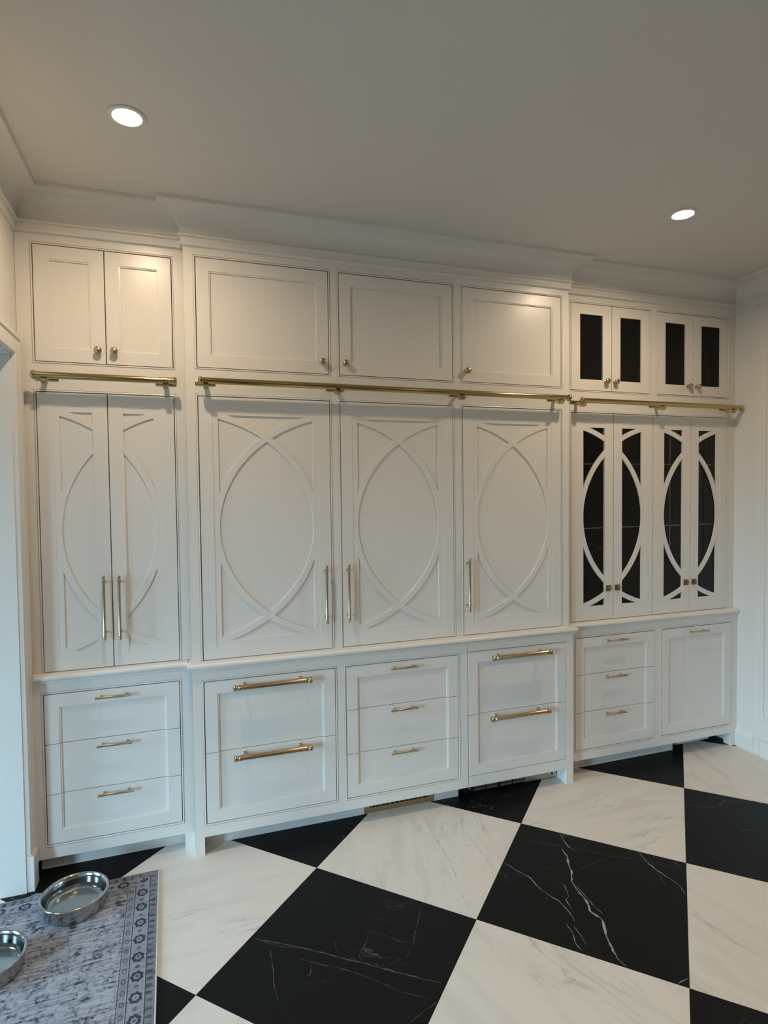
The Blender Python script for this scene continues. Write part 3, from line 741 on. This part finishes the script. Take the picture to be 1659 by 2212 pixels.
# ------------------------------------------------------------------ brass ladder rails
RZ, RR, OFF = 2.2515, 0.0150, 0.072
def bracket_mesh():
    """origin: centre of its plate on the cabinet face; rail centre at (0, -OFF, 0)"""
    mb = MB().box(-0.046, 0.046, -0.005, 0, -0.010, 0.008, 0.0012)
    for sx in (-0.036, 0.036): mb.lathe([(0.0045, -0.005), (0.0045, -0.0065), (0.002, -0.008), (0.0, -0.008)], 'Y', 10, (sx, 0, -0.001))
    # curved arm: a flat band leaving the plate, dipping below the rail and cupping it from the front
    path = [(-0.004, -0.001), (-0.014, -0.004), (-0.024, -0.012), (-0.034, -0.022), (-0.046, -0.030), (-0.058, -0.034), (-0.070, -0.034), (-0.080, -0.030), (-0.0850, -0.0235), (-0.0868, -0.0150)]
    rs = []; th = 0.0032; w_ = 0.0110
    for k, (y, z) in enumerate(path):
        a = path[max(k - 1, 0)]; b_ = path[min(k + 1, len(path) - 1)]; d = Vector((b_[0] - a[0], b_[1] - a[1])).normalized(); nr = Vector((-d.y, d.x)) * th / 2
        rs.append([(-w_, y + nr.x, z + nr.y), (w_, y + nr.x, z + nr.y), (w_, y - nr.x, z - nr.y), (-w_, y - nr.x, z - nr.y)])
    mb.rings(rs)
    # saddle carrying the rail
    mb.box(-0.010, 0.010, -OFF - 0.009, -OFF + 0.009, -0.0335, -RR + 0.001, 0.0015)
    return mb.mesh('bracket', BRASS, smooth=True)
BRK = bracket_mesh()
mb = MB().lathe([(0.0, 0.0), (0.0178, 0.0), (0.0188, 0.003), (0.0188, 0.010), (0.0160, 0.014), (0.0110, 0.017), (0.0, 0.0185)], 'X', 20)
CAPM = mb.mesh('end_cap', BRASS, smooth=True)
def rail(x0, x1, yf, xs, label):
    root = Vector(((x0 + x1) / 2, yf, RZ)); t = thing('ladder_rail', label, 'rail', root)
    mb = MB().lathe([(RR, x0), (RR, x1)], 'X', 28, (0, yf - OFF, RZ)); tube = part('tube', mb, BRASS, t, root, smooth=True)
    c1 = link('end_cap', CAPM, t, Vector((x1 - 0.006, yf - OFF, RZ)) - root)
    c0 = link('end_cap', CAPM, t, Vector((x0 + 0.006, yf - OFF, RZ)) - root); c0.rotation_euler = (0, 0, math.pi)
    for x in xs: link('bracket', BRK, t, Vector((x, yf, RZ)) - root)
rail(-0.587, -0.012, YSU, (-0.548, -0.050), 'short polished brass ladder rail on the left bay beside the doorway')
rail(0.103, 2.112, YCU, (0.126, 0.757, 1.440, 2.060), 'long polished brass ladder rail across the middle bay')
rail(2.243, 3.472, YSU, (2.252, 2.838, 3.412), 'polished brass ladder rail above the glass doors of the right bay')

# ------------------------------------------------------------------ rug and bowls
ra = 0.026
rug = thing('area_rug', 'faded blue-grey patterned rug with a floral border, under the dog bowls', 'rug', (-0.128, -0.046, 0.0))
rug.rotation_euler = (0, 0, ra)
mb = MB(); NX, NY = 60, 60; LX, LY = 1.55, 2.2
def rz(u, v):
    x = -u * math.cos(ra) + v * math.sin(ra) - 0.128; k = max(0.0, 1 - math.hypot((x + 0.612) / 0.055, (v - 0.0) / 0.05)); return 0.0065 + 0.014 * k * k + 0.0006 * math.sin(u * 17) * math.sin(v * 13)
top = [[mb.bm.verts.new((-LX * i / NX, -LY * j / NY * (1 if j == 0 or True else 1), rz(LX * i / NX, LY * j / NY))) for j in range(NY + 1)] for i in range(NX + 1)]
bot = [[mb.bm.verts.new((v.co.x, v.co.y, max(0.0006, v.co.z - 0.0055))) for v in r] for r in top]
for i in range(NX):
    for j in range(NY):
        mb.bm.faces.new((top[i][j], top[i + 1][j], top[i + 1][j + 1], top[i][j + 1])); mb.bm.faces.new((bot[i][j], bot[i][j + 1], bot[i + 1][j + 1], bot[i + 1][j]))
for i in range(NX):
    for j in (0, NY): mb.bm.faces.new((top[i][j], top[i + 1][j], bot[i + 1][j], bot[i][j]))
for j in range(NY):
    for i in (0, NX): mb.bm.faces.new((top[i][j], top[i][j + 1], bot[i][j + 1], bot[i][j]))
link('pile', mb.mesh('pile', RUG, smooth=True), rug)
mb = MB().box(0.0002, 0.0050, -LY, 0.0030, 0.0008, 0.0078, 0.001)
link('binding', mb.mesh('binding', RUGEDGE), rug)

def bowl(x, y, z0, R, rb, H, wz, label):
    t = thing('dog_bowl', label, 'bowl', (x, y, z0))
    o = [(0.0, 0.0006), (rb - 0.012, 0.0), (rb - 0.003, 0.002), (rb, 0.008)]
    o += [(rb + (R - 0.006 - rb) * k / 6, 0.008 + (H - 0.013) * k / 6) for k in range(1, 7)]
    for k in range(0, 9):   # rolled rim
        a = math.radians(-60 + 200 * k / 8); o.append((R - 0.0045 + 0.0055 * math.cos(a), H - 0.0045 + 0.0055 * math.sin(a)))
    inner = [(R - 0.012, H - 0.010)] + [(R - 0.012 - (R - 0.008 - rb) * k / 5, H - 0.010 - (H - 0.030) * k / 5) for k in range(1, 6)]
    inner += [(rb - 0.010, 0.011), (rb - 0.018, 0.0045), (rb - 0.030, 0.0035), (rb - 0.040, 0.0050), (0.0, 0.0050)]
    link('shell', MB().lathe(o + inner, 'Z', 72, cap=False).mesh('shell', STEEL, smooth=True), t)
    rw = R - 0.012 - (R - 0.008 - rb) * (H - 0.010 - wz) / (H - 0.030) - 0.0006
    link('water', MB().lathe([(0.0, 0.0056), (rb - 0.042, 0.0056), (rb - 0.012, 0.0120), (rw, wz), (0.0, wz)], 'Z', 60, cap=False).mesh('water', WATER, smooth=True), t)
bowl(-0.447, -0.192, 0.0070, 0.130, 0.118, 0.068, 0.030, 'round stainless steel dog bowl of water on the rug near the cabinets')
bowl(-0.690, -0.470, 0.0070, 0.130, 0.118, 0.068, 0.026, 'round stainless steel dog bowl cut off by the left edge of the picture')

# ------------------------------------------------------------------ recessed ceiling lamps
def downlight(x, y, watts, label, group=None):
    t = thing('recessed_light', label, 'light', (x, y, CEIL), group)
    root = Vector((x, y, CEIL))
    link('trim_ring', MB().lathe([(0.050, -0.0005), (0.062, -0.0005), (0.0635, -0.003), (0.060, -0.0055), (0.050, -0.0060), (0.047, -0.003), (0.047, -0.0005)], 'Z', 36, cap=False).mesh('trim_ring', TRIM, smooth=True), t)
    link('lamp', MB().lathe([(0.0, -0.0012), (0.047, -0.0012), (0.047, -0.0030), (0.0, -0.0030)], 'Z', 32, cap=False).mesh('lamp', LAMP), t)
    d = bpy.data.lights.new('lamp_light', 'AREA'); d.shape = 'DISK'; d.size = 0.085; d.energy = watts; d.color = CAN_COL; d.spread = math.radians(165)
    o = bpy.data.objects.new('lamp_light', d); C.objects.link(o); o.parent = t; o.location = (0, 0, -0.008)
downlight(-0.141, -0.590, CAN_W, 'glowing recessed ceiling light at the left of the ceiling')
downlight(2.350, -0.600, CAN_W, 'glowing recessed ceiling light near the right wall')
for x, y, w in ((-0.141, -3.0, 'added unseen fill light above the doorway end of the room'), (2.350, -3.0, 'added unseen fill light over the middle of the right wall'), (1.10, -4.2, 'added unseen fill light near the dark far wall')):
    downlight(x, y, FILL_W, w)  # extra out-of-view cans, added as fill for the cabinet fronts
